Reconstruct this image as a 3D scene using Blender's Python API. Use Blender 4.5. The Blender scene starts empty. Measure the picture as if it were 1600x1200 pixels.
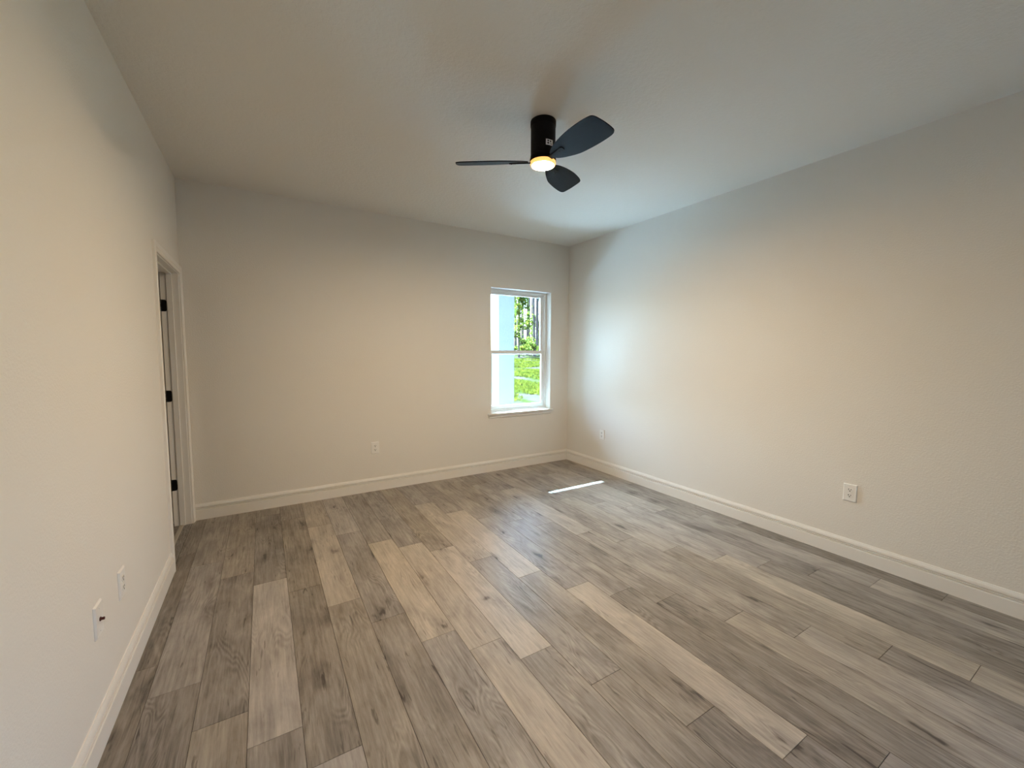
import bpy, bmesh, math, random
from mathutils import Vector, Matrix, noise
C = bpy.context.scene.collection
D = bpy.data
PI = math.pi

# ------------------------------------------------------------ camera
CAM = Vector((0.54063, -4.18685, 1.39102))
RT = Vector((0.8556529, -0.51753929, 0.00334573))
UP = Vector((0.03616351, 0.06623575, 0.99714845))
FW = Vector((0.5162851, 0.85309197, -0.07539085))
cd = D.cameras.new('camera')
cd.sensor_fit = 'HORIZONTAL'
cd.sensor_width = 36
cd.lens = 641.76 * 36 / 1600
cd.clip_start = 0.02
cd.clip_end = 500
cam = D.objects.new('camera', cd)
C.objects.link(cam)
cam.matrix_world = Matrix(((RT.x, UP.x, -FW.x, CAM.x), (RT.y, UP.y, -FW.y, CAM.y), (RT.z, UP.z, -FW.z, CAM.z), (0, 0, 0, 1)))
bpy.context.scene.camera = cam

# ------------------------------------------------------------ sky, sun, exposure
vs = bpy.context.scene.view_settings
vs.view_transform = 'Standard'
vs.look = 'None'
vs.gamma = 1
vs.use_curve_mapping = False
vs.exposure = 0.18
SUN_DIR = Vector((0.075, -0.96, -0.74))          # the way the sunlight travels
SKY = 1.8
world = D.worlds.new('sky')
bpy.context.scene.world = world
world.use_nodes = True
wn = world.node_tree.nodes
wl = world.node_tree.links
wn.clear()
sky = wn.new('ShaderNodeTexSky')
sky.sky_type = 'NISHITA'
sky.sun_disc = False
sky.sun_elevation = math.atan2(0.74, math.hypot(0.075, 0.96))
sky.sun_rotation = math.atan2(-SUN_DIR.x, -SUN_DIR.y)
sky.air_density = 1.0
sky.dust_density = 4.0
bg = wn.new('ShaderNodeBackground')
bg.inputs['Strength'].default_value = SKY
wo = wn.new('ShaderNodeOutputWorld')
cool = wn.new('ShaderNodeMix')                   # the room is balanced for its warm lamp, so daylight reads cool
cool.data_type = 'RGBA'
cool.blend_type = 'MULTIPLY'
cool.inputs[0].default_value = 1
cool.inputs[7].default_value = (0.60, 0.85, 1.18, 1)
wl.new(sky.outputs[0], cool.inputs[6])
wl.new(cool.outputs[2], bg.inputs[0])
wl.new(bg.outputs[0], wo.inputs[0])

sd = D.lights.new('sun', 'SUN')
sd.energy = 155.0
sd.angle = math.radians(0.53)
sd.color = (0.52, 0.80, 1.0)
sun = D.objects.new('sun', sd)
C.objects.link(sun)
sun.rotation_euler = SUN_DIR.to_track_quat('-Z', 'Y').to_euler()
sun.location = (0, 20, 18)


def portal(name, loc, sx, sz, rot):
    ld = D.lights.new(name, 'AREA')
    ld.shape = 'RECTANGLE'
    ld.size = sx
    ld.size_y = sz
    ld.cycles.is_portal = True
    o = D.objects.new(name, ld)
    C.objects.link(o)
    o.location = loc
    o.rotation_euler = rot


# ------------------------------------------------------------ room measures
W = 3.9195
H = 2.74
YR = -6.30
OUT = 0.20
WX0, WX1, WZ0, WZ1 = 2.79, 3.638, 0.690, 2.140        # far window opening
RY0, RY1, RZ0, RZ1 = -6.10, -4.35, 0.50, 2.14         # window in the right wall behind the camera
DY0, DY1, DZ = -0.888, -0.072, 1.995                  # door opening
portal('window_portal', ((WX0 + WX1) / 2, 0.19, (WZ0 + WZ1) / 2), WX1 - WX0, WZ1 - WZ0, (-PI / 2, 0, 0))
portal('side_window_portal', (W + 0.19, (RY0 + RY1) / 2, (RZ0 + RZ1) / 2), RZ1 - RZ0, RY1 - RY0, (0, PI / 2, 0))


# ------------------------------------------------------------ materials
def mat(name):
    m = D.materials.new(name)
    m.use_nodes = True
    nt = m.node_tree
    b = nt.nodes['Principled BSDF']
    return m, nt, b


def simple(name, col, rough=0.5, metal=0.0, spec=0.5, bump=None):
    m, nt, b = mat(name)
    b.inputs['Base Color'].default_value = (*col, 1)
    b.inputs['Roughness'].default_value = rough
    b.inputs['Metallic'].default_value = metal
    b.inputs['Specular IOR Level'].default_value = spec
    if bump:
        sc, st, dist = bump
        tc = nt.nodes.new('ShaderNodeTexCoord')
        n = nt.nodes.new('ShaderNodeTexNoise')
        n.inputs['Scale'].default_value = sc
        n.inputs['Detail'].default_value = 3
        bp = nt.nodes.new('ShaderNodeBump')
        bp.inputs['Strength'].default_value = st
        bp.inputs['Distance'].default_value = dist
        nt.links.new(tc.outputs['Object'], n.inputs['Vector'])
        nt.links.new(n.outputs['Fac'], bp.inputs['Height'])
        nt.links.new(bp.outputs[0], b.inputs['Normal'])
    return m


M = {}
M['wall'] = simple('wall_paint', (0.80, 0.775, 0.725), 0.75, spec=0.3, bump=(110, 0.28, 0.004))


def ceiling_mat():
    m, nt, b = mat('ceiling_paint')
    b.inputs['Base Color'].default_value = (0.78, 0.755, 0.70, 1)
    b.inputs['Roughness'].default_value = 0.85
    b.inputs['Specular IOR Level'].default_value = 0.25
    tc = nt.nodes.new('ShaderNodeTexCoord')
    n = nt.nodes.new('ShaderNodeTexNoise')
    n.inputs['Scale'].default_value = 52
    n.inputs['Detail'].default_value = 4
    r = nt.nodes.new('ShaderNodeValToRGB')          # flattened knockdown islands
    r.color_ramp.elements[0].position = 0.44
    r.color_ramp.elements[1].position = 0.56
    bp = nt.nodes.new('ShaderNodeBump')
    bp.inputs['Strength'].default_value = 0.22
    bp.inputs['Distance'].default_value = 0.003
    nt.links.new(tc.outputs['Object'], n.inputs['Vector'])
    nt.links.new(n.outputs['Fac'], r.inputs[0])
    nt.links.new(r.outputs[0], bp.inputs['Height'])
    nt.links.new(bp.outputs[0], b.inputs['Normal'])
    return m


M['ceiling'] = ceiling_mat()
M['trim'] = simple('trim_paint', (0.84, 0.82, 0.78), 0.38, spec=0.5, bump=(60, 0.06, 0.002))
M['door'] = simple('door_paint', (0.72, 0.70, 0.65), 0.45, bump=(60, 0.06, 0.002))
M['vinyl'] = simple('white_vinyl', (0.82, 0.83, 0.82), 0.35, bump=(40, 0.03, 0.001))
M['plate'] = simple('white_plastic', (0.86, 0.85, 0.82), 0.35, bump=(80, 0.03, 0.001))
M['slot'] = simple('dark_slot', (0.03, 0.028, 0.025), 0.6, bump=(80, 0.03, 0.001))
M['brass'] = simple('connector_metal', (0.10, 0.03, 0.025), 0.4, 0.6, bump=(80, 0.03, 0.001))
M['black'] = simple('matte_black_metal', (0.006, 0.006, 0.007), 0.5, spec=0.08, bump=(90, 0.05, 0.001))
M['screw'] = simple('screw_steel', (0.35, 0.35, 0.34), 0.35, 0.9, bump=(90, 0.03, 0.001))
M['groove'] = simple('plank_joint', (0.035, 0.028, 0.022), 0.8, bump=(90, 0.03, 0.001))
M['strip'] = simple('transition_strip', (0.42, 0.38, 0.32), 0.4, bump=(60, 0.05, 0.001))
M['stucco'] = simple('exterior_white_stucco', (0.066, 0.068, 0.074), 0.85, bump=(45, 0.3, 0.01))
M['concrete'] = simple('porch_concrete', (0.80, 0.81, 0.82), 0.85, bump=(20, 0.3, 0.01))
M['soffit'] = simple('porch_soffit', (0.75, 0.75, 0.73), 0.7, bump=(20, 0.1, 0.01))


def blade_mat():
    m, nt, b = mat('black_fan_blade')
    tc = nt.nodes.new('ShaderNodeTexCoord')
    mp = nt.nodes.new('ShaderNodeMapping')
    mp.inputs['Scale'].default_value = (6, 90, 20)
    n = nt.nodes.new('ShaderNodeTexNoise')
    n.inputs['Scale'].default_value = 1.5
    r = nt.nodes.new('ShaderNodeValToRGB')
    r.color_ramp.elements[0].color = (0.003, 0.0045, 0.007, 1)
    r.color_ramp.elements[1].color = (0.008, 0.010, 0.013, 1)
    nt.links.new(tc.outputs['Object'], mp.inputs[0])
    nt.links.new(mp.outputs[0], n.inputs['Vector'])
    nt.links.new(n.outputs['Fac'], r.inputs[0])
    nt.links.new(r.outputs[0], b.inputs['Base Color'])
    b.inputs['Roughness'].default_value = 0.5
    b.inputs['Specular IOR Level'].default_value = 0.07
    return m


M['blade'] = blade_mat()


def lens_mat(name, col, strength):
    m, nt, b = mat(name)
    b.inputs['Base Color'].default_value = (0.8, 0.78, 0.72, 1)
    b.inputs['Roughness'].default_value = 0.5
    b.inputs['Emission Color'].default_value = (*col, 1)
    b.inputs['Emission Strength'].default_value = strength
    return m


LAMP = 1040
M['lens'] = lens_mat('lit_frosted_lens', (1.0, 0.74, 0.455), LAMP)
M['lens_rim'] = lens_mat('lit_frosted_lens_rim', (1.0, 0.48, 0.08), 1.15)


def glass_mat():
    m, nt, b = mat('window_glass')
    nt.nodes.remove(b)
    tr = nt.nodes.new('ShaderNodeBsdfTransparent')
    tr.inputs[0].default_value = (0.90, 0.94, 0.94, 1)
    gl = nt.nodes.new('ShaderNodeBsdfGlossy')
    gl.inputs['Roughness'].default_value = 0.02
    fr = nt.nodes.new('ShaderNodeFresnel')
    fr.inputs[0].default_value = 1.3
    mx = nt.nodes.new('ShaderNodeMixShader')
    nt.links.new(fr.outputs[0], mx.inputs[0])
    nt.links.new(tr.outputs[0], mx.inputs[1])
    nt.links.new(gl.outputs[0], mx.inputs[2])
    nt.links.new(mx.outputs[0], nt.nodes['Material Output'].inputs[0])
    return m


M['glass'] = glass_mat()


def plank_mat():
    m, nt, b = mat('grey_oak_vinyl_plank')
    N, L = nt.nodes, nt.links

    def new(t, **kw):
        n = N.new(t)
        for k, v in kw.items():
            n.inputs[k].default_value = v
        return n

    def ramp(src, p0, p1, c0=0.0, c1=1.0):
        r = N.new('ShaderNodeMapRange')
        r.interpolation_type = 'SMOOTHSTEP'
        r.inputs[1].default_value = p0
        r.inputs[2].default_value = p1
        r.inputs[3].default_value = c0
        r.inputs[4].default_value = c1
        L.new(src, r.inputs[0])
        return r.outputs[0]

    def math_(op, a, bb):
        n = N.new('ShaderNodeMath')
        n.operation = op
        for i, v in enumerate((a, bb)):
            if isinstance(v, (int, float)):
                n.inputs[i].default_value = v
            else:
                L.new(v, n.inputs[i])
        return n.outputs[0]

    uv = N.new('ShaderNodeUVMap')
    uv.uv_map = 'plank'
    at = N.new('ShaderNodeAttribute')
    at.attribute_name = 'tone'
    sep = N.new('ShaderNodeSeparateColor')
    L.new(at.outputs['Color'], sep.inputs[0])
    tone, rnd, rnd2 = sep.outputs[0], sep.outputs[1], sep.outputs[2]

    def coords(sx, sy, dz):
        mp = N.new('ShaderNodeVectorMath')
        mp.operation = 'MULTIPLY'
        mp.inputs[1].default_value = (sx, sy, 1)
        L.new(uv.outputs[0], mp.inputs[0])
        cb = N.new('ShaderNodeCombineXYZ')
        L.new(math_('MULTIPLY', rnd, 37.0), cb.inputs[0])
        L.new(math_('MULTIPLY', rnd2, 53.0), cb.inputs[1])
        cb.inputs[2].default_value = dz
        ad = N.new('ShaderNodeVectorMath')
        ad.operation = 'ADD'
        L.new(mp.outputs[0], ad.inputs[0])
        L.new(cb.outputs[0], ad.inputs[1])
        return ad.outputs[0]

    # low blotches
    n1 = new('ShaderNodeTexNoise', Scale=1.0, Detail=5.0, Roughness=0.6, Distortion=0.6)
    L.new(coords(9, 3.2, 1.0), n1.inputs['Vector'])
    # stretched grain
    n2 = new('ShaderNodeTexNoise', Scale=1.0, Detail=6.0, Roughness=0.65, Distortion=0.3)
    L.new(coords(75, 4.0, 3.0), n2.inputs['Vector'])
    # fine pores
    n3 = new('ShaderNodeTexNoise', Scale=1.0, Detail=3.0, Roughness=0.7)
    L.new(coords(260, 22, 5.0), n3.inputs['Vector'])
    # cathedral rings: contour lines of a soft stretched noise
    n4 = new('ShaderNodeTexNoise', Scale=1.0, Detail=1.5, Roughness=0.45, Distortion=0.4)
    L.new(coords(11, 1.9, 7.0), n4.inputs['Vector'])
    rings = math_('SINE', math_('MULTIPLY', n4.outputs['Fac'], 105.0), 0.0)
    rmask = new('ShaderNodeTexNoise', Scale=1.0, Detail=1.0)
    L.new(coords(5, 2.4, 9.0), rmask.inputs['Vector'])
    rm = ramp(rmask.outputs['Fac'], 0.48, 0.66)
    # knots and short dark checks
    vo = new('ShaderNodeTexVoronoi', Scale=1.0, Randomness=1.0)
    vc = coords(7.0, 2.7, 0.0)
    nd = new('ShaderNodeTexNoise', Scale=2.2, Detail=4.0)
    L.new(vc, nd.inputs['Vector'])
    ndo = N.new('ShaderNodeVectorMath')
    ndo.operation = 'MULTIPLY_ADD'
    ndo.inputs[1].default_value = (0.75, 0.75, 0)
    L.new(nd.outputs['Color'], ndo.inputs[0])
    L.new(vc, ndo.inputs[2])
    L.new(ndo.outputs[0], vo.inputs['Vector'])
    knot_core = ramp(vo.outputs['Distance'], 0.03, 0.14, 1.0, 0.0)
    knot_halo = ramp(vo.outputs['Distance'], 0.08, 0.42, 1.0, 0.0)
    vsel = N.new('ShaderNodeSeparateColor')
    L.new(vo.outputs['Color'], vsel.inputs[0])
    sel = ramp(vsel.outputs[0], 0.30, 0.45)
    chk = new('ShaderNodeTexNoise', Scale=1.0, Detail=2.0, Distortion=0.8)
    L.new(coords(48, 5.5, 11.0), chk.inputs['Vector'])
    checks = ramp(chk.outputs['Fac'], 0.64, 0.72)

    v = math_('MULTIPLY_ADD', n1.outputs['Fac'], 0.85)
    N_last = v.node
    N_last.inputs[2].default_value = -0.425
    g = math_('MULTIPLY_ADD', n2.outputs['Fac'], 0.85)
    g.node.inputs[2].default_value = -0.425
    f = math_('MULTIPLY_ADD', n3.outputs['Fac'], 0.22)
    f.node.inputs[2].default_value = -0.11
    tn = math_('MULTIPLY_ADD', tone, 0.62)
    tn.node.inputs[2].default_value = 0.24
    t = math_('ADD', tn, v)
    t = math_('ADD', t, g)
    t = math_('ADD', t, f)
    t = math_('ADD', t, math_('MULTIPLY', math_('MULTIPLY', rings, rm), 0.085))
    t = math_('SUBTRACT', t, math_('MULTIPLY', math_('MULTIPLY', knot_core, sel), 0.42))
    t = math_('SUBTRACT', t, math_('MULTIPLY', math_('MULTIPLY', knot_halo, sel), 0.20))
    t = math_('SUBTRACT', t, math_('MULTIPLY', checks, 0.26))
    cr = N.new('ShaderNodeValToRGB')
    cr.color_ramp.elements[0].position = 0.0
    cr.color_ramp.elements[0].color = (0.062, 0.053, 0.047, 1)
    cr.color_ramp.elements[1].position = 1.0
    cr.color_ramp.elements[1].color = (0.515, 0.475, 0.425, 1)
    e = cr.color_ramp.elements.new(0.28)
    e.color = (0.186, 0.167, 0.149, 1)
    e = cr.color_ramp.elements.new(0.62)
    e.color = (0.338, 0.311, 0.282, 1)
    L.new(t, cr.inputs[0])
    # slight grey/tan shift plank to plank
    mixc = N.new('ShaderNodeMix')
    mixc.data_type = 'RGBA'
    mixc.blend_type = 'MULTIPLY'
    mixc.inputs[0].default_value = 1.0
    tint = N.new('ShaderNodeValToRGB')
    tint.color_ramp.elements[0].color = (1.0, 1.0, 1.03, 1)
    tint.color_ramp.elements[1].color = (1.03, 0.99, 0.93, 1)
    L.new(rnd2, tint.inputs[0])
    L.new(cr.outputs[0], mixc.inputs[6])
    L.new(tint.outputs[0], mixc.inputs[7])
    L.new(mixc.outputs[2], b.inputs['Base Color'])
    L.new(ramp(n2.outputs['Fac'], 0.3, 0.7, 0.46, 0.36), b.inputs['Roughness'])
    b.inputs['Specular IOR Level'].default_value = 0.5
    bp = N.new('ShaderNodeBump')
    bp.inputs['Strength'].default_value = 0.22
    bp.inputs['Distance'].default_value = 0.0012
    L.new(n2.outputs['Fac'], bp.inputs['Height'])
    L.new(bp.outputs[0], b.inputs['Normal'])
    return m


M['plank'] = plank_mat()


def noise_mix_mat(name, c0, c1, scale, p0=0.4, p1=0.6, rough=0.9, trans=None, stretch=(1, 1, 1)):
    m, nt, b = mat(name)
    tc = nt.nodes.new('ShaderNodeTexCoord')
    mp = nt.nodes.new('ShaderNodeMapping')
    mp.inputs['Scale'].default_value = stretch
    n = nt.nodes.new('ShaderNodeTexNoise')
    n.inputs['Scale'].default_value = scale
    n.inputs['Detail'].default_value = 5
    r = nt.nodes.new('ShaderNodeValToRGB')
    r.color_ramp.elements[0].position = p0
    r.color_ramp.elements[1].position = p1
    r.color_ramp.elements[0].color = (*c0, 1)
    r.color_ramp.elements[1].color = (*c1, 1)
    nt.links.new(tc.outputs['Object'], mp.inputs[0])
    nt.links.new(mp.outputs[0], n.inputs['Vector'])
    nt.links.new(n.outputs['Fac'], r.inputs[0])
    nt.links.new(r.outputs[0], b.inputs['Base Color'])
    b.inputs['Roughness'].default_value = rough
    b.inputs['Specular IOR Level'].default_value = 0.0
    if trans:
        tl = nt.nodes.new('ShaderNodeBsdfTranslucent')
        nt.links.new(r.outputs[0], tl.inputs[0])
        mx = nt.nodes.new('ShaderNodeMixShader')
        mx.inputs[0].default_value = trans
        nt.links.new(b.outputs[0], mx.inputs[1])
        nt.links.new(tl.outputs[0], mx.inputs[2])
        nt.links.new(mx.outputs[0], nt.nodes['Material Output'].inputs[0])
    return m


M['lawn'] = noise_mix_mat('lawn_and_sand', (0.028, 0.034, 0.009), (0.048, 0.037, 0.031), 0.8, 0.46, 0.60, stretch=(1, 0.45, 1))
M['grass'] = noise_mix_mat('grass_blades', (0.046, 0.056, 0.009), (0.092, 0.092, 0.012), 3.0, trans=0.45)
M['bark'] = noise_mix_mat('pine_bark', (0.11, 0.075, 0.062), (0.20, 0.14, 0.115), 6.0, stretch=(1, 1, 0.3))
M['pine_leaf'] = noise_mix_mat('pine_needles', (0.045, 0.075, 0.027), (0.08, 0.11, 0.033), 2.0, trans=0.4)
M['leaf'] = noise_mix_mat('broad_leaves', (0.065, 0.105, 0.022), (0.17, 0.175, 0.022), 1.6, trans=0.5)


# ------------------------------------------------------------ mesh helpers
def add_box(bm, p0, p1, bev=0.0, seg=1):
    x0, y0, z0 = p0
    x1, y1, z1 = p1
    r = bmesh.ops.create_cube(bm, size=1)
    vs_ = r['verts']
    for v in vs_:
        v.co = Vector((x0 + (v.co.x + .5) * (x1 - x0), y0 + (v.co.y + .5) * (y1 - y0), z0 + (v.co.z + .5) * (z1 - z0)))
    if bev:
        es = list({e for v in vs_ for e in v.link_edges})
        bmesh.ops.bevel(bm, geom=es, offset=bev, segments=seg, affect='EDGES', profile=0.5)


def add_lathe(bm, prof, c=(0, 0, 0), n=48, cap0=True, cap1=True):
    rings = []
    for r, z in prof:
        rings.append([bm.verts.new((c[0] + r * math.cos(2 * PI * i / n), c[1] + r * math.sin(2 * PI * i / n), c[2] + z)) for i in range(n)])
    for a, b in zip(rings[:-1], rings[1:]):
        for i in range(n):
            bm.faces.new((a[i], a[(i + 1) % n], b[(i + 1) % n], b[i]))
    if cap0:
        bm.faces.new(rings[0][::-1])
    if cap1:
        bm.faces.new(rings[-1])


def add_prism(bm, pts, ext):
    """pts: loop of 3D points, ext: extrusion vector"""
    ext = Vector(ext)
    a = [bm.verts.new(Vector(p)) for p in pts]
    b = [bm.verts.new(Vector(p) + ext) for p in pts]
    n = len(pts)
    bm.faces.new(a[::-1])
    bm.faces.new(b)
    for i in range(n):
        bm.faces.new((a[i], a[(i + 1) % n], b[(i + 1) % n], b[i]))


def obj(name, bm, m, parent=None, smooth=None):
    bmesh.ops.recalc_face_normals(bm, faces=bm.faces)
    me = D.meshes.new(name)
    bm.to_mesh(me)
    bm.free()
    ms = m if isinstance(m, (list, tuple)) else [m]
    for x in ms:
        me.materials.append(x)
    if smooth is not None:
        me.polygons.foreach_set('use_smooth', [True] * len(me.polygons))
        try:
            me.set_sharp_from_angle(angle=math.radians(smooth))
        except Exception:
            pass
    o = D.objects.new(name, me)
    C.objects.link(o)
    if parent:
        o.parent = parent
    return o


def B():
    return bmesh.new()


def struct(o, label=None):
    o['kind'] = 'structure'
    if label:
        o['label'] = label
    return o


def tag(o, label, cat, group=None):
    o['label'] = label
    o['category'] = cat
    if group:
        o['group'] = group
    return o


# ------------------------------------------------------------ walls, ceiling
T = 0.115
bm = B()
add_box(bm, (W, RY1, -.05), (W + .2, OUT, H + .1))
add_box(bm, (W, YR - .2, -.05), (W + .2, RY0, H + .1))
add_box(bm, (W, RY0, -.05), (W + .2, RY1, RZ0))
add_box(bm, (W, RY0, RZ1), (W + .2, RY1, H + .1))
struct(obj('wall_right', bm, M['wall']),
       'long pale greige wall on the right, with two outlets low down')
bm = B()
add_box(bm, (-T, YR - .2, -.05), (0, DY0 - .02, H + .1))
add_box(bm, (-T, DY0 - .02, DZ + .02), (0, DY1 + .02, H + .1))
add_box(bm, (-T, DY1 + .02, -.05), (0, 0.0, H + .1))
struct(obj('wall_left', bm, M['wall']), 'pale greige wall on the left, with a doorway at its far end')
bm = B()
add_box(bm, (-T, 0, -.05), (WX0, OUT, H + .1))
add_box(bm, (WX0, 0, -.05), (WX1, OUT, WZ0 - .02))
add_box(bm, (WX0, 0, WZ1), (WX1, OUT, H + .1))
add_box(bm, (WX1, 0, -.05), (W, OUT, H + .1))
struct(obj('wall_back', bm, M['wall']), 'far pale greige wall with the single window')
bm = B()
add_box(bm, (0, YR - .2, -.05), (W, YR, H + .1))
struct(obj('wall_rear', bm, M['wall']), 'wall behind the camera')
bm = B()
add_box(bm, (0, YR, H), (W, 0, H + .1))
struct(obj('ceiling', bm, M['ceiling']), 'textured pale ceiling that carries the fan')
# small room beyond the doorway
bm = B()
add_box(bm, (-1.6, -1.5, -.05), (-1.5, 0, H + .1))
add_box(bm, (-1.5, -1.5, -.05), (-T, -1.4, H + .1))
add_box(bm, (-1.5, 0, -.05), (-T, .1, H + .1))
add_box(bm, (-1.5, -1.4, H), (-T, 0, H + .1))
struct(obj('wall_closet', bm, M['wall']), 'walls of the small room beyond the doorway')

# ------------------------------------------------------------ floor planks
PW = 0.17535
X0 = 0.0915
PL = 1.185
# row : (a known joint y, tones from the back wall towards the camera)
ROWS = {
    -1: (-1.895, [.30, .12, .12, .18, .3]),
    0: (-2.108, [.50, .50, .16, .2, .4]),
    1: (-1.193, [.45, .26, .42, .3, .5]),
    2: (-1.376, [.42, .22, .74, .40, .6]),
    3: (-1.565, [.30, .26, .24, .66, .3]),
    4: (-1.830, [.62, .78, .34, .40, .3]),
    5: (-0.904, [.66, .36, .27, .3, .5]),
    6: (-1.172, [.36, .82, .40, .5, .3]),
    7: (-1.340, [.40, .30, .72, .74, .4]),
    8: (-1.510, [.45, .34, .92, .40, .4]),
    9: (-1.785, [.42, .70, .40, .36, .4]),
    10: (-2.114, [.30, .86, .40, .16, .4]),
    11: (-2.364, [.42, .40, .82, .22, .4]),
    12: (-2.545, [.50, .32, .36, .18, .4]),
    13: (-1.542, [.25, .45, .28, .24, .4]),
    14: (-1.831, [.32, .68, .42, .55, .4]),
    15: (-2.080, [.55, .34, .38, .62, .4]),
    16: (-2.350, [.30, .55, .34, .22, .3]),
    17: (-2.602, [.62, .38, .60, .72, .7]),
    18: (-1.620, [.35, .62, .52, .22, .3]),
    19: (-1.840, [.60, .62, .24, .22, .3]),
    20: (-2.090, [.28, .34, .54, .60, .4]),
    21: (-2.357, [.50, .34, .12, .34, .5]),
}
rng = random.Random(5)
bm = B()
uvl = bm.loops.layers.uv.new('plank')
col = bm.loops.layers.float_color.new('tone')
g = 0.0012
for row, (jy, tones) in ROWS.items():
    xa = X0 + PW * row
    xb = xa + PW
    cxa, cxb = max(xa, 0.0), min(xb, W)
    k0 = math.ceil(-jy / PL - 1e-6)
    ys = []
    y = jy + PL * (k0)
    while y > YR - PL:
        ys.append(y)
        y -= PL
    ys = [v for v in ys]
    edges = [0.0] + [v for v in ys if v < -0.02] + []
    for i in range(len(edges) - 1):
        ya, yb = edges[i], max(edges[i + 1], YR)
        if ya <= YR + .01:
            break
        tone = tones[i] if i < len(tones) else rng.uniform(.2, .8)
        r1, r2 = rng.random(), rng.random()
        top_y = ys[0] if i == 0 and ys[0] > 0 else ya
        co = [(cxa + g, ya - g), (cxb - g, ya - g), (cxb - g, yb + g), (cxa + g, yb + g)]
        top = [bm.verts.new((x, yy, 0)) for x, yy in co]
        bot = [bm.verts.new((x + (-.0006 if j in (0, 3) else .0006), yy + (.0006 if j < 2 else -.0006), -.0016)) for j, (x, yy) in enumerate(co)]
        fs = [bm.faces.new(top[::-1])]
        for j in range(4):
            fs.append(bm.faces.new((top[j], top[(j + 1) % 4], bot[(j + 1) % 4], bot[j])))
        for f_ in fs:
            for lp in f_.loops:
                lp[uvl].uv = (lp.vert.co.x - xa, lp.vert.co.y - top_y)
                lp[col] = (tone, r1, r2, 1)
# planks running through the doorway
for xa, xb, tone in ((-.258, 0.0, .2), (-.43, -.26, .4), (-.61, -.432, .3), (-.78, -.612, .5), (-1.5, -.782, .3)):
    top = [bm.verts.new(q) for q in ((xa, -1.4, 0), (xb - .001, -1.4, 0), (xb - .001, 0, 0), (xa, 0, 0))]
    f_ = bm.faces.new(top)
    for lp in f_.loops:
        lp[uvl].uv = (lp.vert.co.x - xa, lp.vert.co.y)
        lp[col] = (tone, rng.random(), rng.random(), 1)
nf = len(bm.faces)
add_box(bm, (-1.5, YR, -.05), (W, 0, -.0016))
bm.faces.ensure_lookup_table()
for f_ in bm.faces[nf:]:
    f_.material_index = 1
struct(obj('floor', bm, [M['plank'], M['groove']]), 'grey-brown oak plank floor running towards the window wall')

# ------------------------------------------------------------ baseboards
BP = [(0, 0), (.0150, 0), (.0150, .0815), (.0140, .0840), (.0110, .0850), (.0050, .0862), (.0050, .0900), (.0125, .0912), (.0125, .0970), (.0045, .0982), (.0045, .1030),
      (.0120, .1045), (.0118, .110), (.0095, .120), (.0062, .128), (.0045, .1335), (0, .1335)]


def baseboard(name, a, b, inward, mit_a, mit_b, label):
    """a,b: ends on the wall plane; inward: normal; mit: how far each end is pulled in per unit of depth"""
    bm = B()
    a, b, inward = Vector(a), Vector(b), Vector(inward)
    d = (b - a).normalized()
    A = [bm.verts.new(a + inward * t + d * t * mit_a + Vector((0, 0, z))) for t, z in BP]
    Bv = [bm.verts.new(b + inward * t - d * t * mit_b + Vector((0, 0, z))) for t, z in BP]
    n = len(BP)
    bm.faces.new(A)
    bm.faces.new(Bv[::-1])
    for i in range(n):
        bm.faces.new((A[i], A[(i + 1) % n], Bv[(i + 1) % n], Bv[i]))
    struct(obj(name, bm, M['trim']), label)


CW = 0.057
baseboard('baseboard_back', (0.017, 0, 0), (W, 0, 0), (0, -1, 0), 0, 1, 'moulded white baseboard along the window wall')
baseboard('baseboard_right', (W, 0, 0), (W, YR, 0), (-1, 0, 0), 1, 1, 'moulded white baseboard along the right wall')
baseboard('baseboard_left', (0, DY0 - .005 - CW, 0), (0, YR, 0), (1, 0, 0), 0, 1, 'moulded white baseboard along the left wall')
baseboard('baseboard_rear', (0, YR, 0), (W, YR, 0), (0, 1, 0), 1, 1, 'baseboard behind the camera')

# ------------------------------------------------------------ doorway
CP = [(0, 0), (.011, 0), (.012, .006), (.012, .018), (.016, .024), (.017, .032), (.017, .052), (.014, .057), (0, .057)]  # (depth, across from inner edge)


def casing():
    bm = B()
    yi0, yi1, zt = DY0 - .005, DY1 + .005, DZ + .005
    rings = []
    for (yy, zz, sy, sz) in ((yi0, 0, -1, 0), (yi0, zt, -1, 1), (yi1, zt, 1, 1), (yi1, 0, 1, 0)):
        rings.append([bm.verts.new((t, yy + sy * w, zz + sz * w)) for t, w in CP])
    n = len(CP)
    for a, b in zip(rings[:-1], rings[1:]):
        for i in range(n):
            bm.faces.new((a[i], a[(i + 1) % n], b[(i + 1) % n], b[i]))
    bm.faces.new(rings[0])
    bm.faces.new(rings[-1][::-1])
    return bm


trim1 = struct(obj('trim_1', casing(), M['trim']), 'white moulded casing around the doorway in the left wall')
bm = B()
add_box(bm, (-T, DY0 - .0199, 0), (0, DY0, DZ + .0199), .001)
add_box(bm, (-T, DY1, 0), (0, DY1 + .0199, DZ + .0199), .001)
add_box(bm, (-T, DY0, DZ), (0, DY1, DZ + .0199), .001)
obj('door_jamb', bm, M['trim'], trim1)
bm = B()
add_box(bm, (-.076, DY1 - .011, 0), (-.040, DY1, DZ), .0015)
add_box(bm, (-.076, DY0, 0), (-.040, DY0 + .011, DZ), .0015)
add_box(bm, (-.076, DY0 + .011, DZ - .011), (-.040, DY1 - .011, DZ), .0015)
obj('door_stop', bm, M['trim'], trim1)

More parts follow.
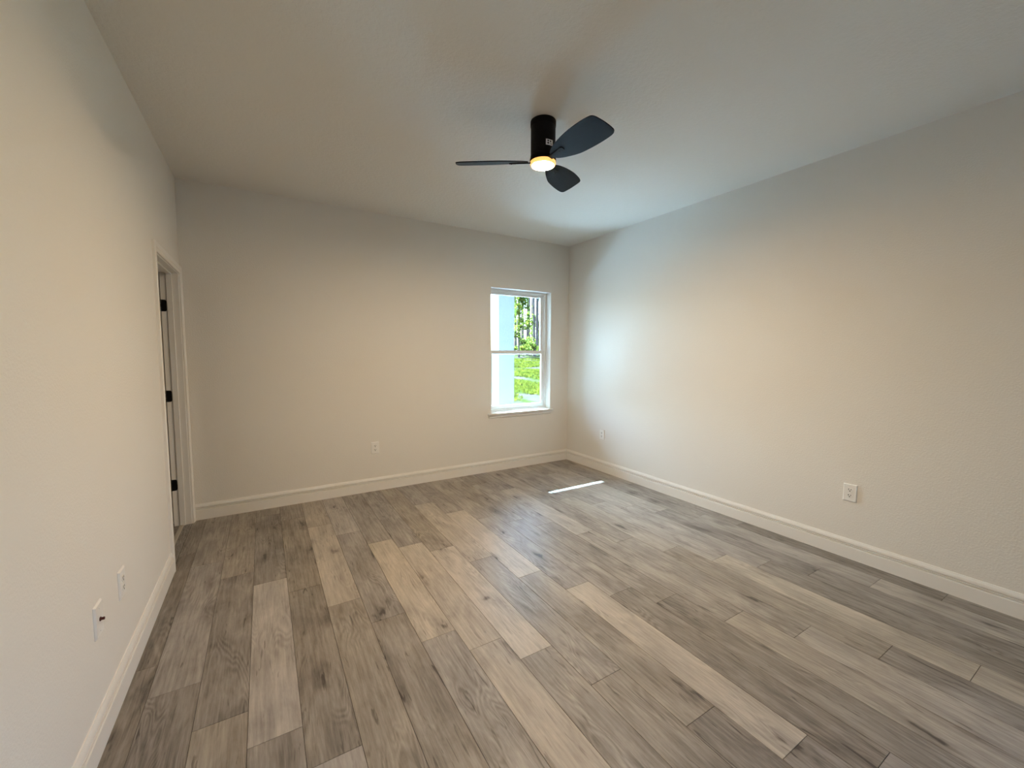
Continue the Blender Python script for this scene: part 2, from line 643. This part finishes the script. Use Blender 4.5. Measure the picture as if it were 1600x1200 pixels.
# the slab stands open at a right angle into the small room
bm = B()
sx0, sx1 = -T - .004 - .80, -T - .004
sy0, sy1 = DY1 - .038, DY1 - .003
add_box(bm, (sx0, sy0, .008), (sx1, sy1, DZ - .004), .0015)
for z0, z1 in ((.22, .92), (1.06, 1.85)):
    for (ya, yb) in ((sy0 - .004, sy0 + .002), (sy1 - .002, sy1 + .004)):
        for p0, p1 in (((sx0 + .11, z0), (sx1 - .11, z0 + .02)), ((sx0 + .11, z1 - .02), (sx1 - .11, z1)),
                       ((sx0 + .11, z0 + .02), (sx0 + .13, z1 - .02)), ((sx1 - .13, z0 + .02), (sx1 - .11, z1 - .02))):
            add_box(bm, (p0[0], ya, p0[1]), (p1[0], yb, p1[1]), .0015)
door1 = struct(obj('door_1', bm, M['door']), 'white panel door standing open beyond the doorway, seen only through the gap')
for hz in (1.745, 1.045, .335):
    bm = B()
    prof = []
    w2, h2, rr = .0165, .0445, .013
    yj = DY1 - .0022
    for cx_, cz_, a0 in ((w2 - rr, h2 - rr, 0), (-w2, h2, None), (-w2, -h2, None), (w2 - rr, -(h2 - rr), 3)):
        if a0 is None:
            prof.append((-.0965 + cx_, hz + cz_))
        else:
            rg = range(0, 5) if a0 == 0 else range(-4, 1)
            pts = [(-.0965 + cx_ + rr * math.cos(k * PI / 8), hz + cz_ + rr * math.sin(k * PI / 8)) for k in rg]
            prof += pts
    add_prism(bm, [(x, yj, z) for x, z in prof], (0, .0024, 0))
    # leaf let into the jamb, then the knuckle at its back edge
    for k in range(3):
        z0 = hz - .0445 + k * .0305
        add_lathe(bm, [(.0062, 0), (.0065, .001), (.0065, .027), (.0062, .028)], (-T - .0065, DY1 - .004, z0), 16)
    add_lathe(bm, [(.003, 0), (.005, .003), (.005, .005)], (-T - .0065, DY1 - .004, hz + .0455), 16)
    for (dx_, dz_) in ((.006, .03), (-.004, .0), (.006, -.03)):
        add_lathe_tmp = bmesh.ops.create_cone(bm, cap_ends=True, segments=10, radius1=.0035, radius2=.0028, depth=.0012,
                                              matrix=Matrix.Translation((-.0965 + dx_, yj - .0004, hz + dz_)) @ Matrix.Rotation(PI / 2, 4, 'X'))
    obj('hinge', bm, M['black'], door1, 40)
    door1.children[-1]['label'] = 'black hinge leaf'
bm = B()
hz = .92
for s in (-1, 1):
    y_ = sy0 if s < 0 else sy1
    m_ = Matrix.Translation((sx0 + .06, y_, hz)) @ Matrix.Rotation(-s * PI / 2, 4, 'X')
    tmp = B()
    add_lathe(tmp, [(.031, 0), (.031, .006), (.012, .008), (.011, .03), (.022, .036), (.027, .046), (.024, .056), (.012, .062)], n=24)
    tmp.transform(m_)
    me_ = D.meshes.new('tmp')
    tmp.to_mesh(me_)
    tmp.free()
    bm.from_mesh(me_)
    D.meshes.remove(me_)
obj('door_knob', bm, M['black'], door1, 40)
bm = B()
add_prism(bm, [(-.082, DY0, 0), (-.052, DY0, 0), (-.054, DY0, .004), (-.060, DY0, .006), (-.074, DY0, .006), (-.080, DY0, .004)], (0, DY1 - DY0, 0))
struct(obj('trim_2', bm, M['strip']), 'pale floor transition strip in the doorway')


# ------------------------------------------------------------ windows
def frame_bm(x0, x1, z0, z1, y0, y1, w, bev=.002, wt=None, wb=None):
    bm = B()
    wt = w if wt is None else wt
    wb = w if wb is None else wb
    add_box(bm, (x0, y0, z0), (x0 + w, y1, z1), bev)
    add_box(bm, (x1 - w, y0, z0), (x1, y1, z1), bev)
    add_box(bm, (x0 + w, y0, z0), (x1 - w, y1, z0 + wb), bev)
    add_box(bm, (x0 + w, y0, z1 - wt), (x1 - w, y1, z1), bev)
    return bm


ZM = 1.395
bm = frame_bm(WX0, WX1, WZ0, WZ1, .092, .172, .026)
# screen/track lips give the head and side jambs their fine lines
add_box(bm, (WX0 + .026, .100, WZ1 - .034), (WX1 - .026, .106, WZ1 - .026))
add_box(bm, (WX0 + .026, .126, WZ1 - .036), (WX1 - .026, .132, WZ1 - .026))
add_box(bm, (WX1 - .034, .126, WZ0 + .026), (WX1 - .026, .132, WZ1 - .036))
add_box(bm, (WX0 + .026, .126, WZ0 + .026), (WX0 + .034, .132, WZ1 - .036))
win = struct(obj('window_1', bm, M['vinyl']), 'white vinyl single-hung window in the far wall looking out to a lawn and trees')
us = obj('upper_sash', frame_bm(WX0 + .027, WX1 - .027, ZM - .022, WZ1 - .027, .134, .162, .034, wt=.030, wb=.034), M['vinyl'], win)
ls = obj('lower_sash', frame_bm(WX0 + .027, WX1 - .027, WZ0 + .027, ZM + .026, .100, .128, .040, wt=.040, wb=.042), M['vinyl'], win)
bm = B()
add_box(bm, ((WX0 + WX1) / 2 - .03, .090, ZM + .006), ((WX0 + WX1) / 2 + .03, .100, ZM + .020), .002)
add_box(bm, ((WX0 + WX1) / 2 - .012, .104, ZM + .0262), ((WX0 + WX1) / 2 + .012, .122, ZM + .034), .002)
obj('sash_lock', bm, M['vinyl'], ls)
bm = B()
add_box(bm, (WX0 + .058, .146, ZM + .008), (WX1 - .058, .150, WZ1 - .054))
obj('pane', bm, M['glass'], us)
bm = B()
add_box(bm, (WX0 + .064, .112, WZ0 + .066), (WX1 - .064, .116, ZM - .011))
obj('pane', bm, M['glass'], ls)
bm = B()
# stool: board over the sill with horns past the opening
add_box(bm, (WX0 - .045, -.040, WZ0 - .020), (WX1 + .022, 0, WZ0), .004, 2)
add_box(bm, (WX0, 0, WZ0 - .0199), (WX1, .0915, WZ0))
obj('window_sill', bm, M['trim'], win, 30)
bm = B()
add_prism(bm, [(WX0 - .030, 0, WZ0 - .020), (WX0 - .030, -.014, WZ0 - .020), (WX0 - .030, -.014, WZ0 - .052), (WX0 - .030, -.010, WZ0 - .060), (WX0 - .030, 0, WZ0 - .062)], (WX1 - WX0 + .03 + .006, 0, 0))
obj('sill_apron', bm, M['trim'], win)

bm = B()
xa, xb = W + .09, W + .15
for ya, yb, za, zb in ((RY0, RY0 + .05, RZ0, RZ1), (RY1 - .05, RY1, RZ0, RZ1), (RY0 + .05, RY1 - .05, RZ0, RZ0 + .05), (RY0 + .05, RY1 - .05, RZ1 - .05, RZ1),
                       ((RY0 + RY1) / 2 - .04, (RY0 + RY1) / 2 + .04, RZ0 + .05, RZ1 - .05)):
    add_box(bm, (xa, ya, za), (xb, yb, zb), .002)
win2 = struct(obj('window_2', bm, M['vinyl']), 'window in the right wall behind the camera')
for k in (0, 1):
    ym = (RY0 + RY1) / 2
    a, b_ = (RY0 + .045, ym - .035) if k == 0 else (ym + .035, RY1 - .045)
    bm = B()
    add_box(bm, (W + .118, a, RZ0 + .045), (W + .122, b_, RZ1 - .045))
    obj('pane', bm, M['glass'], win2)


# ------------------------------------------------------------ outlets
def outlet(loc, rotz, label, kind='duplex'):
    """local frame: wall plane y=0, room towards -y"""
    root = D.objects.new('wall_outlet' if kind == 'duplex' else 'cable_wall_plate', None)
    C.objects.link(root)
    root.empty_display_size = .05
    w, h, t = .0385, .0590, .0075
    bm = B()
    # rim slopes from the wall to a flat face
    rings = [[(-w, 0, -h), (w, 0, -h), (w, 0, h), (-w, 0, h)],
             [(-w, -.002, -h), (w, -.002, -h), (w, -.002, h), (-w, -.002, h)],
             [(-w + .004, -t, -h + .004), (w - .004, -t, -h + .004), (w - .004, -t, h - .004), (-w + .004, -t, h - .004)]]
    vr = [[bm.verts.new(q) for q in r] for r in rings]
    bm.faces.new(vr[0])
    bm.faces.new(vr[2][::-1])
    for a, b in zip(vr[:-1], vr[1:]):
        for i in range(4):
            bm.faces.new((a[i], a[(i + 1) % 4], b[(i + 1) % 4], b[i]))
    obj('cover_plate', bm, M['plate'], root)
    if kind == 'duplex':
        for s in (1, -1):
            cz = s * .0195
            bm = B()
            pts = []
            for k in range(24):
                a = 2 * PI * k / 24
                x = .0165 * math.cos(a)
                z = .0165 * math.sin(a)
                z = max(-.0125, min(.0125, z))
                pts.append((x, -t - .0018, cz + z))
            add_prism(bm, pts, (0, .0018, 0))
            rc = obj('receptacle', bm, M['plate'], root)
            bm = B()
            add_box(bm, (-.0084, -t - .0022, cz - .001), (-.0048, -t - .0017, cz + .0096))
            add_box(bm, (.0048, -t - .0022, cz + .000), (.0080, -t - .0017, cz + .0088))
            add_prism(bm, [(.0036 * math.cos(PI * k / 6), -t - .0022, cz - .0068 + .0036 * math.sin(PI * k / 6)) for k in range(12)], (0, .0005, 0))
            obj('slot', bm, M['slot'], rc)
        sc = ((0, 0),)
    else:
        bm = B()
        tmp = B()
        add_lathe(tmp, [(.0075, 0), (.0075, .003), (.005, .0032), (.005, .012), (.0042, .013)], n=6)
        tmp.transform(Matrix.Translation((0.0, -t, 0)) @ Matrix.Rotation(PI / 2, 4, 'X'))
        me_ = D.meshes.new('tmp')
        tmp.to_mesh(me_)
        tmp.free()
        bm.from_mesh(me_)
        D.meshes.remove(me_)
        obj('coaxial_connector', bm, M['brass'], root)['label'] = 'dark red-brown connector stub'
        sc = ((0, .042), (0, -.042))
    for x, z in sc:
        bm = B()
        bmesh.ops.create_cone(bm, cap_ends=True, segments=14, radius1=.0032, radius2=.0026, depth=.0012,
                              matrix=Matrix.Translation((x, -t - .0006, z)) @ Matrix.Rotation(PI / 2, 4, 'X'))
        obj('screw', bm, M['plate'], root)
    root.location = loc
    root.rotation_euler = (0, 0, rotz)
    tag(root, label, 'outlet' if kind == 'duplex' else 'wall plate')
    return root


outlet((W, -3.045, .453), -PI / 2, 'white duplex outlet low on the right wall, the one nearest the camera')
outlet((W, -.656, .438), -PI / 2, 'small white outlet low on the right wall close to the window corner')
outlet((1.470, 0, .437), 0, 'white duplex outlet on the far wall left of the window')
outlet((0, -1.941, .431), PI / 2, 'white duplex outlet on the left wall, nearer the doorway')
outlet((0, -2.226, .437), PI / 2, 'white plate with a dark cable connector on the left wall', 'coax')

# ------------------------------------------------------------ ceiling fan
FX, FY = 1.992, -2.132
fan = D.objects.new('ceiling_fan', None)
C.objects.link(fan)
fan.empty_display_size = .1
fan.location = (FX, FY, H)
tag(fan, 'matte black three-blade ceiling fan mounted flush under the ceiling, its light on', 'ceiling fan')
bm = B()
add_lathe(bm, [(.066, 0), (.0735, -.001), (.0745, -.004), (.0745, -.030), (.0735, -.032), (.0722, -.0335)], n=64)
obj('canopy', bm, M['black'], fan, 30)
bm = B()
add_lathe(bm, [(.0722, -.0335), (.0722, -.196), (.0735, -.198), (.0735, -.205)], n=64)
obj('motor_housing', bm, M['black'], fan, 30)
bm = B()
add_lathe(bm, [(.0700, -.2052), (.0700, -.213), (.0765, -.2145), (.0770, -.228), (.0760, -.230)], n=64)
obj('light_ring', bm, M['black'], fan, 30)
bm = B()
add_lathe(bm, [(.0752, -.2302), (.0755, -.236), (.0748, -.241)], n=64, cap1=False)
nrim = len(bm.faces)
add_lathe(bm, [(.0748, -.241), (.0725, -.2465), (.064, -.2500), (.045, -.2518), (.02, -.2524), (.004, -.2525)], n=64, cap0=False)
bmesh.ops.remove_doubles(bm, verts=bm.verts, dist=1e-5)
for f_ in bm.faces:
    c_ = f_.calc_center_median()
    f_.material_index = 0 if c_.z < -.2495 else 1
o = obj('lamp_lens', bm, [M['lens'], M['lens_rim']], fan, 60)
o['label'] = 'round frosted lens glowing warm white'


def smooth_loop(pts, n=6):
    out = []
    k = len(pts)
    for i in range(k):
        p0, p1, p2, p3 = (Vector(pts[(i + j - 1) % k]) for j in range(4))
        for s in range(n):
            t = s / n
            out.append(0.5 * ((2 * p1) + (-p0 + p2) * t + (2 * p0 - 5 * p1 + 4 * p2 - p3) * t * t + (-p0 + 3 * p1 - 3 * p2 + p3) * t ** 3))
    return out


OUTL = [(.088, .000), (.098, -.020), (.125, -.034), (.17, -.047), (.25, -.059), (.34, -.0645), (.42, -.061), (.473, -.054), (.492, -.043), (.501, -.022),
        (.509, .025), (.510, .070), (.505, .088), (.490, .099), (.455, .1035), (.38, .1030), (.30, .097), (.238, .088), (.17, .066), (.12, .044), (.095, .024)]
PITCH = math.radians(-17.84)
ZB = 2.514 - H
for ang, droop in ((150.125 + .173 * 20, -.069), (270.125 - .096 * 20, -.002), (390.125 - .077 * 20, .077)):
    a = math.radians(ang)
    d = Vector((math.cos(a) * math.cos(droop), math.sin(a) * math.cos(droop), math.sin(droop)))
    n_ = Vector((-math.sin(a) * math.cos(PITCH), math.cos(a) * math.cos(PITCH), math.sin(PITCH)))
    n_ = (n_ - d * n_.dot(d)).normalized()
    u = d.cross(n_)
    mw = Matrix(((d.x, n_.x, u.x, 0), (d.y, n_.y, u.y, 0), (d.z, n_.z, u.z, ZB), (0, 0, 0, 1)))
    bm = B()
    lp = smooth_loop([(x, y, 0) for x, y in OUTL])
    th = .0055
    add_prism(bm, [(q.x, q.y, -th / 2) for q in lp], (0, 0, th))
    es = [e for e in bm.edges if abs(e.verts[0].co.z - e.verts[1].co.z) < 1e-6]
    bmesh.ops.bevel(bm, geom=es, offset=.0016, segments=2, affect='EDGES')
    bl = obj('blade', bm, M['blade'], fan, 50)
    bl.matrix_parent_inverse = Matrix.Identity(4)
    bl.matrix_basis = mw
    bm = B()
    arm = smooth_loop([(.066, -.012, 0), (.11, -.011, 0), (.16, -.012, 0), (.185, -.015, 0), (.199, -.007, 0), (.199, .009, 0), (.185, .017, 0), (.16, .014, 0), (.11, .013, 0), (.066, .014, 0)], 4)
    add_prism(bm, [(q.x, q.y, -.0085) for q in arm], (0, 0, .0055))
    br = obj('blade_arm', bm, M['black'], bl, 40)
    bm = B()
    for sx_, sy_ in ((.186, -.004), (.186, .008), (.165, .001)):
        add_lathe(bm, [(.0032, 0), (.0032, -.001), (.002, -.0022)], (sx_, sy_, -.0085), 12)
    obj('screw', bm, M['black'], br)
# small rating label on the housing, facing the camera's right
bm = B()
vc = math.atan2(CAM.y - FY, CAM.x - FX)
na = 8
lab_r = .0727
a0, a1 = vc + .22, vc + .86
z0, z1 = -.163, -.131
for zz in (z0, z1):
    pass
ringv = [[bm.verts.new((r_ * math.cos(a0 + (a1 - a0) * i / na), r_ * math.sin(a0 + (a1 - a0) * i / na), zz)) for i in range(na + 1)] for r_, zz in ((lab_r, z0), (lab_r, z1), (lab_r - .0006, z1), (lab_r - .0006, z0))]
for k in range(4):
    for i in range(na):
        bm.faces.new((ringv[k][i], ringv[k][i + 1], ringv[(k + 1) % 4][i + 1], ringv[(k + 1) % 4][i]))
bm.faces.new([ringv[k][0] for k in range(4)])
bm.faces.new([ringv[k][na] for k in range(4)][::-1])
st = obj('sticker', bm, M['plate'], fan)
st['label'] = 'small white rating label'
bm = B()
for (fa, fb, za, zb_) in ((.18, .42, .20, .48), (.55, .85, .20, .32), (.18, .42, .62, .85), (.55, .72, .5, .85)):
    q = []
    for fr_, fz in ((fa, za), (fb, za), (fb, zb_), (fa, zb_)):
        aa = a0 + (a1 - a0) * fr_
        q.append(((lab_r + .0001) * math.cos(aa), (lab_r + .0001) * math.sin(aa), z0 + (z1 - z0) * fz))
    mid = Vector(((fa + fb) / 2, 0, 0))
    add_prism(bm, q, Vector((math.cos((a0 + a1) / 2), math.sin((a0 + a1) / 2), 0)) * .0003)
obj('print', bm, M['slot'], st)


# ------------------------------------------------------------ outside
def ground_z(x, y):
    d = max(0.0, y - 5)
    return -0.17 + 1.35 * min(1.0, d / 38) ** 1.15 + 0.05 * noise.noise(Vector((x * .3, y * .3, 0)))


bm = B()
NX, NY = 60, 50
vg = [[None] * (NX + 1) for _ in range(NY + 1)]
for j in range(NY + 1):
    for i in range(NX + 1):
        x = -40 + 140 * i / NX
        y = 3.4 + 116.6 * (j / NY) ** 1.5
        vg[j][i] = bm.verts.new((x, y, ground_z(x, y)))
for j in range(NY):
    for i in range(NX):
        bm.faces.new((vg[j][i], vg[j][i + 1], vg[j + 1][i + 1], vg[j + 1][i]))
struct(obj('ground_lawn', bm, M['lawn'], None, 60), 'patchy green lawn with sandy soil outside the window')
bm = B()
add_box(bm, (-6, OUT, -.30), (9, 5.0, -.10), .01)
struct(obj('porch_floor', bm, M['concrete']), 'concrete porch slab outside the window')
bm = B()
add_box(bm, (-4, OUT, 2.80), (9, 2.35, 2.95))
add_box(bm, (-4, 2.35, 2.667), (9, 2.50, 2.95))
struct(obj('porch_roof', bm, M['soffit']), 'porch ceiling and its edge beam outside the window')
bm = B()
add_box(bm, (W + .25, -60, -.4), (60, .1, -.2))
struct(obj('ground_side', bm, M['lawn']), 'ground beside the house')


def ray(px, py):
    return FW + RT * ((px - 800) / 641.76) - UP * ((py - 600) / 641.76)


def at_depth(px, py, Y):
    r = ray(px, py)
    t = (Y - CAM.y) / r.y
    return CAM + r * t


# porch column: front face from px 779 to 803
cy0 = 2.05
cl = at_depth(779.5, 550, cy0).x
crr = at_depth(803.5, 550, cy0).x
bm = B()
cwid = crr - cl
add_box(bm, (cl, cy0, -.0999), (crr, cy0 + cwid * .9, 2.68), .006, 2)
add_box(bm, (cl - .02, cy0 - .02, -.0999), (crr + .02, cy0 + cwid * .9 + .02, .10), .006, 2)
struct(obj('porch_column', bm, M['stucco']), 'thick white stucco porch column filling the left half of the window view')

rng = random.Random(11)


def leaf_cloud(bm, c, rad, n, size, rng, shell=.4):
    for _ in range(n):
        v = Vector((rng.gauss(0, 1), rng.gauss(0, 1), rng.gauss(0, 1))).normalized() * (shell + (1 - shell) * rng.random())
        p = Vector(c) + Vector((v.x * rad[0], v.y * rad[1], v.z * rad[2]))
        a = Vector((rng.uniform(-1, 1), rng.uniform(-1, 1), rng.uniform(-.6, .6))).normalized()
        b = a.cross(Vector((rng.uniform(-1, 1), rng.uniform(-1, 1), rng.uniform(-1, 1)))).normalized()
        s = size * rng.uniform(.6, 1.3)
        q = [bm.verts.new(p + a * s), bm.verts.new(p + b * s * .5), bm.verts.new(p - a * s), bm.verts.new(p - b * s * .5)]
        bm.faces.new(q)


def trunk_bm(h, r0, r1, rng, lean=.15, branches=0):
    bm = B()
    n = 10
    rings = []
    segs = 9
    ph = rng.uniform(0, 6)
    path = []
    for k in range(segs + 1):
        t = k / segs
        cx = lean * math.sin(ph + t * 2.2) - lean * math.sin(ph)
        cy = lean * math.cos(ph + t * 1.8) - lean * math.cos(ph)
        r = r0 * (1 - t) + r1 * t + (r0 * .35 * (1 - t * 8) if t < .12 else 0)
        path.append((cx, cy, t * h))
        rings.append([bm.verts.new((cx + r * math.cos(2 * PI * i / n), cy + r * math.sin(2 * PI * i / n), t * h - (.15 if k == 0 else 0))) for i in range(n)])
    for a, b in zip(rings[:-1], rings[1:]):
        for i in range(n):
            bm.faces.new((a[i], a[(i + 1) % n], b[(i + 1) % n], b[i]))
    bm.faces.new(rings[-1])
    for _ in range(branches):
        t = rng.uniform(.4, .98)
        k = min(int(t * segs), segs - 1)
        o_ = Vector(path[k]).lerp(Vector(path[k + 1]), t * segs - k)
        aa = rng.uniform(0, 2 * PI)
        ln = rng.uniform(.5, 1.0) * h * .09
        e_ = o_ + Vector((math.cos(aa) * ln, math.sin(aa) * ln, ln * .35))
        sd_ = (e_ - o_).normalized()
        u_ = sd_.orthogonal().normalized()
        v_ = sd_.cross(u_)
        A = [bm.verts.new(o_ + (u_ * math.cos(2 * PI * i / 5) + v_ * math.sin(2 * PI * i / 5)) * r1 * .5) for i in range(5)]
        E = bm.verts.new(e_)
        for i in range(5):
            bm.faces.new((A[i], A[(i + 1) % 5], E))
    return bm


def make_pine(h, r):
    root = D.objects.new('pine_tree', None)
    C.objects.link(root)
    obj('trunk', trunk_bm(h, r, r * .45, rng, .2, 26), M['bark'], root, 60)
    bm = B()
    for _ in range(12):
        t = rng.uniform(.55, 1.02)
        a = rng.uniform(0, 2 * PI)
        rr = rng.uniform(.3, .9) * (1.25 - t)/.5
        leaf_cloud(bm, (rr * math.cos(a), rr * math.sin(a), t * h), (.9, .9, .55), 70, .20, rng, .2)
    obj('foliage', bm, M['pine_leaf'], root)
    return root


def make_broad(h, r, nb, leafsize, name='broadleaf_tree'):
    root = D.objects.new(name, None)
    C.objects.link(root)
    obj('trunk', trunk_bm(h * .85, r, r * .3, rng, .2, 12), M['bark'], root, 60)
    bm = B()
    for _ in range(nb):
        t = rng.uniform(.22, 1.0)
        a = rng.uniform(0, 2 * PI)
        rr = rng.uniform(0, .26) * h * math.sin(PI * min(1, max(.12, t)) ** .8 * .95)
        leaf_cloud(bm, (rr * math.cos(a), rr * math.sin(a), t * h), (h * .10, h * .10, h * .07), 80, leafsize, rng, .2)
    obj('foliage', bm, M['leaf'], root)
    return root


def make_shrub(w, h, n, leafsize):
    root = D.objects.new('shrub', None)
    C.objects.link(root)
    bm = B()
    for _ in range(7):
        a = rng.uniform(0, 2 * PI)
        e_ = Vector((math.cos(a) * w * .5, math.sin(a) * w * .5, h * rng.uniform(.6, .9)))
        A = [bm.verts.new((.03 * math.cos(2 * PI * i / 5), .03 * math.sin(2 * PI * i / 5), -.1)) for i in range(5)]
        E = bm.verts.new(e_)
        for i in range(5):
            bm.faces.new((A[i], A[(i + 1) % 5], E))
    obj('stem', bm, M['bark'], root)
    bm = B()
    for _ in range(9):
        a = rng.uniform(0, 2 * PI)
        rr = rng.uniform(0, .7) * w * .6
        leaf_cloud(bm, (rr * math.cos(a), rr * math.sin(a), h * rng.uniform(.3, .8)), (w * .3, w * .3, h * .25), n // 9, leafsize, rng, .2)
    obj('foliage', bm, M['leaf'], root)
    return root


def place(first, used, x, y, rz, s, label, cat, group):
    if not used:
        r = first
    else:
        r = first.copy()
        C.objects.link(r)
        for ch in list(first.children):
            c_ = ch.copy()
            C.objects.link(c_)
            c_.parent = r
    r.location = (x, y, ground_z(x, y))
    r.rotation_euler = (0, 0, rz)
    r.scale = (s, s, s)
    tag(r, label, cat, group)
    return r


pines = [make_pine(19, .20), make_pine(22, .24), make_pine(17, .16)]
used = [False] * 3
# in view through the upper sash
spots = [(806, 44), (812, 50), (818, 57), (824, 41), (826.5, 62), (832, 54), (835, 39), (839, 47), (843, 60), (846.5, 40), (851, 52),
         (801, 60), (794, 48), (858, 45), (868, 55), (815, 68), (841, 74)]
for i, (px, Y) in enumerate(spots):
    k = i % 3
    q = at_depth(px, 550, Y)
    place(pines[k], used[k], q.x, Y, rng.uniform(0, 6), rng.uniform(.85, 1.15),
          'tall slender pine trunk in the woods beyond the lawn', 'tree', 'pines in the woods beyond the lawn')
    used[k] = True
broad = make_broad(7.5, .10, 30, .16)
for i, (px, Y, s, lab) in enumerate(((811, 36, 1.0, 'bright green leafy tree beside the porch column, seen through the upper pane'),
                                     (838, 49, .8, 'small green leafy tree among the pine trunks at right of the upper pane'))):
    q = at_depth(px, 550, Y)
    place(broad, i > 0, q.x, Y, i * 1.7, s, lab, 'tree', None)
shrub = make_shrub(2.0, 1.9, 700, .12)
for i, (px, Y, s, lab) in enumerate(((818, 37, .85, 'yellow-green shrub at the edge of the woods, in the middle of the clear view'),
                                     (828, 39, 1.05, 'green shrub at the edge of the woods, just above the sash rail'),
                                     (842, 41, .7, 'small green shrub near the right edge of the upper pane'),
                                     (806, 42, .7, 'low shrub against the porch column edge'))):
    q = at_depth(px, 550, Y)
    place(shrub, i > 0, q.x, Y, i * 2.1, s, lab, 'shrub', None)

# grass standing on the lawn in the window's wedge of view
bm = B()
for _ in range(9000):
    Y = 5.5 + 27 * rng.random() ** 1.4
    px = rng.uniform(797, 862)
    q = at_depth(px, 550, Y)
    x = q.x
    if noise.noise(Vector((x * .55, Y * .28, 3))) < -.05 + rng.uniform(-.15, .1):
        continue
    z = ground_z(x, Y)
    h = rng.uniform(.05, .13) * (1 + Y * .012)
    a = rng.uniform(0, PI)
    w = .012 + Y * .0011
    dx, dy = math.cos(a) * w, math.sin(a) * w
    for s in (-1, 0, 1):
        lean = Vector((s * .05 + rng.uniform(-.02, .02), rng.uniform(-.05, .05), 0))
        b0 = Vector((x + s * .02, Y, z - .02))
        bm.faces.new((bm.verts.new(b0 + Vector((-dx, -dy, 0))), bm.verts.new(b0 + Vector((dx, dy, 0))), bm.verts.new(b0 + lean + Vector((0, 0, h)))))
o = obj('grass', bm, M['grass'])
o['label'] = 'short bright green grass growing in patches on the lawn'
o['category'] = 'grass'
o['kind'] = 'stuff'
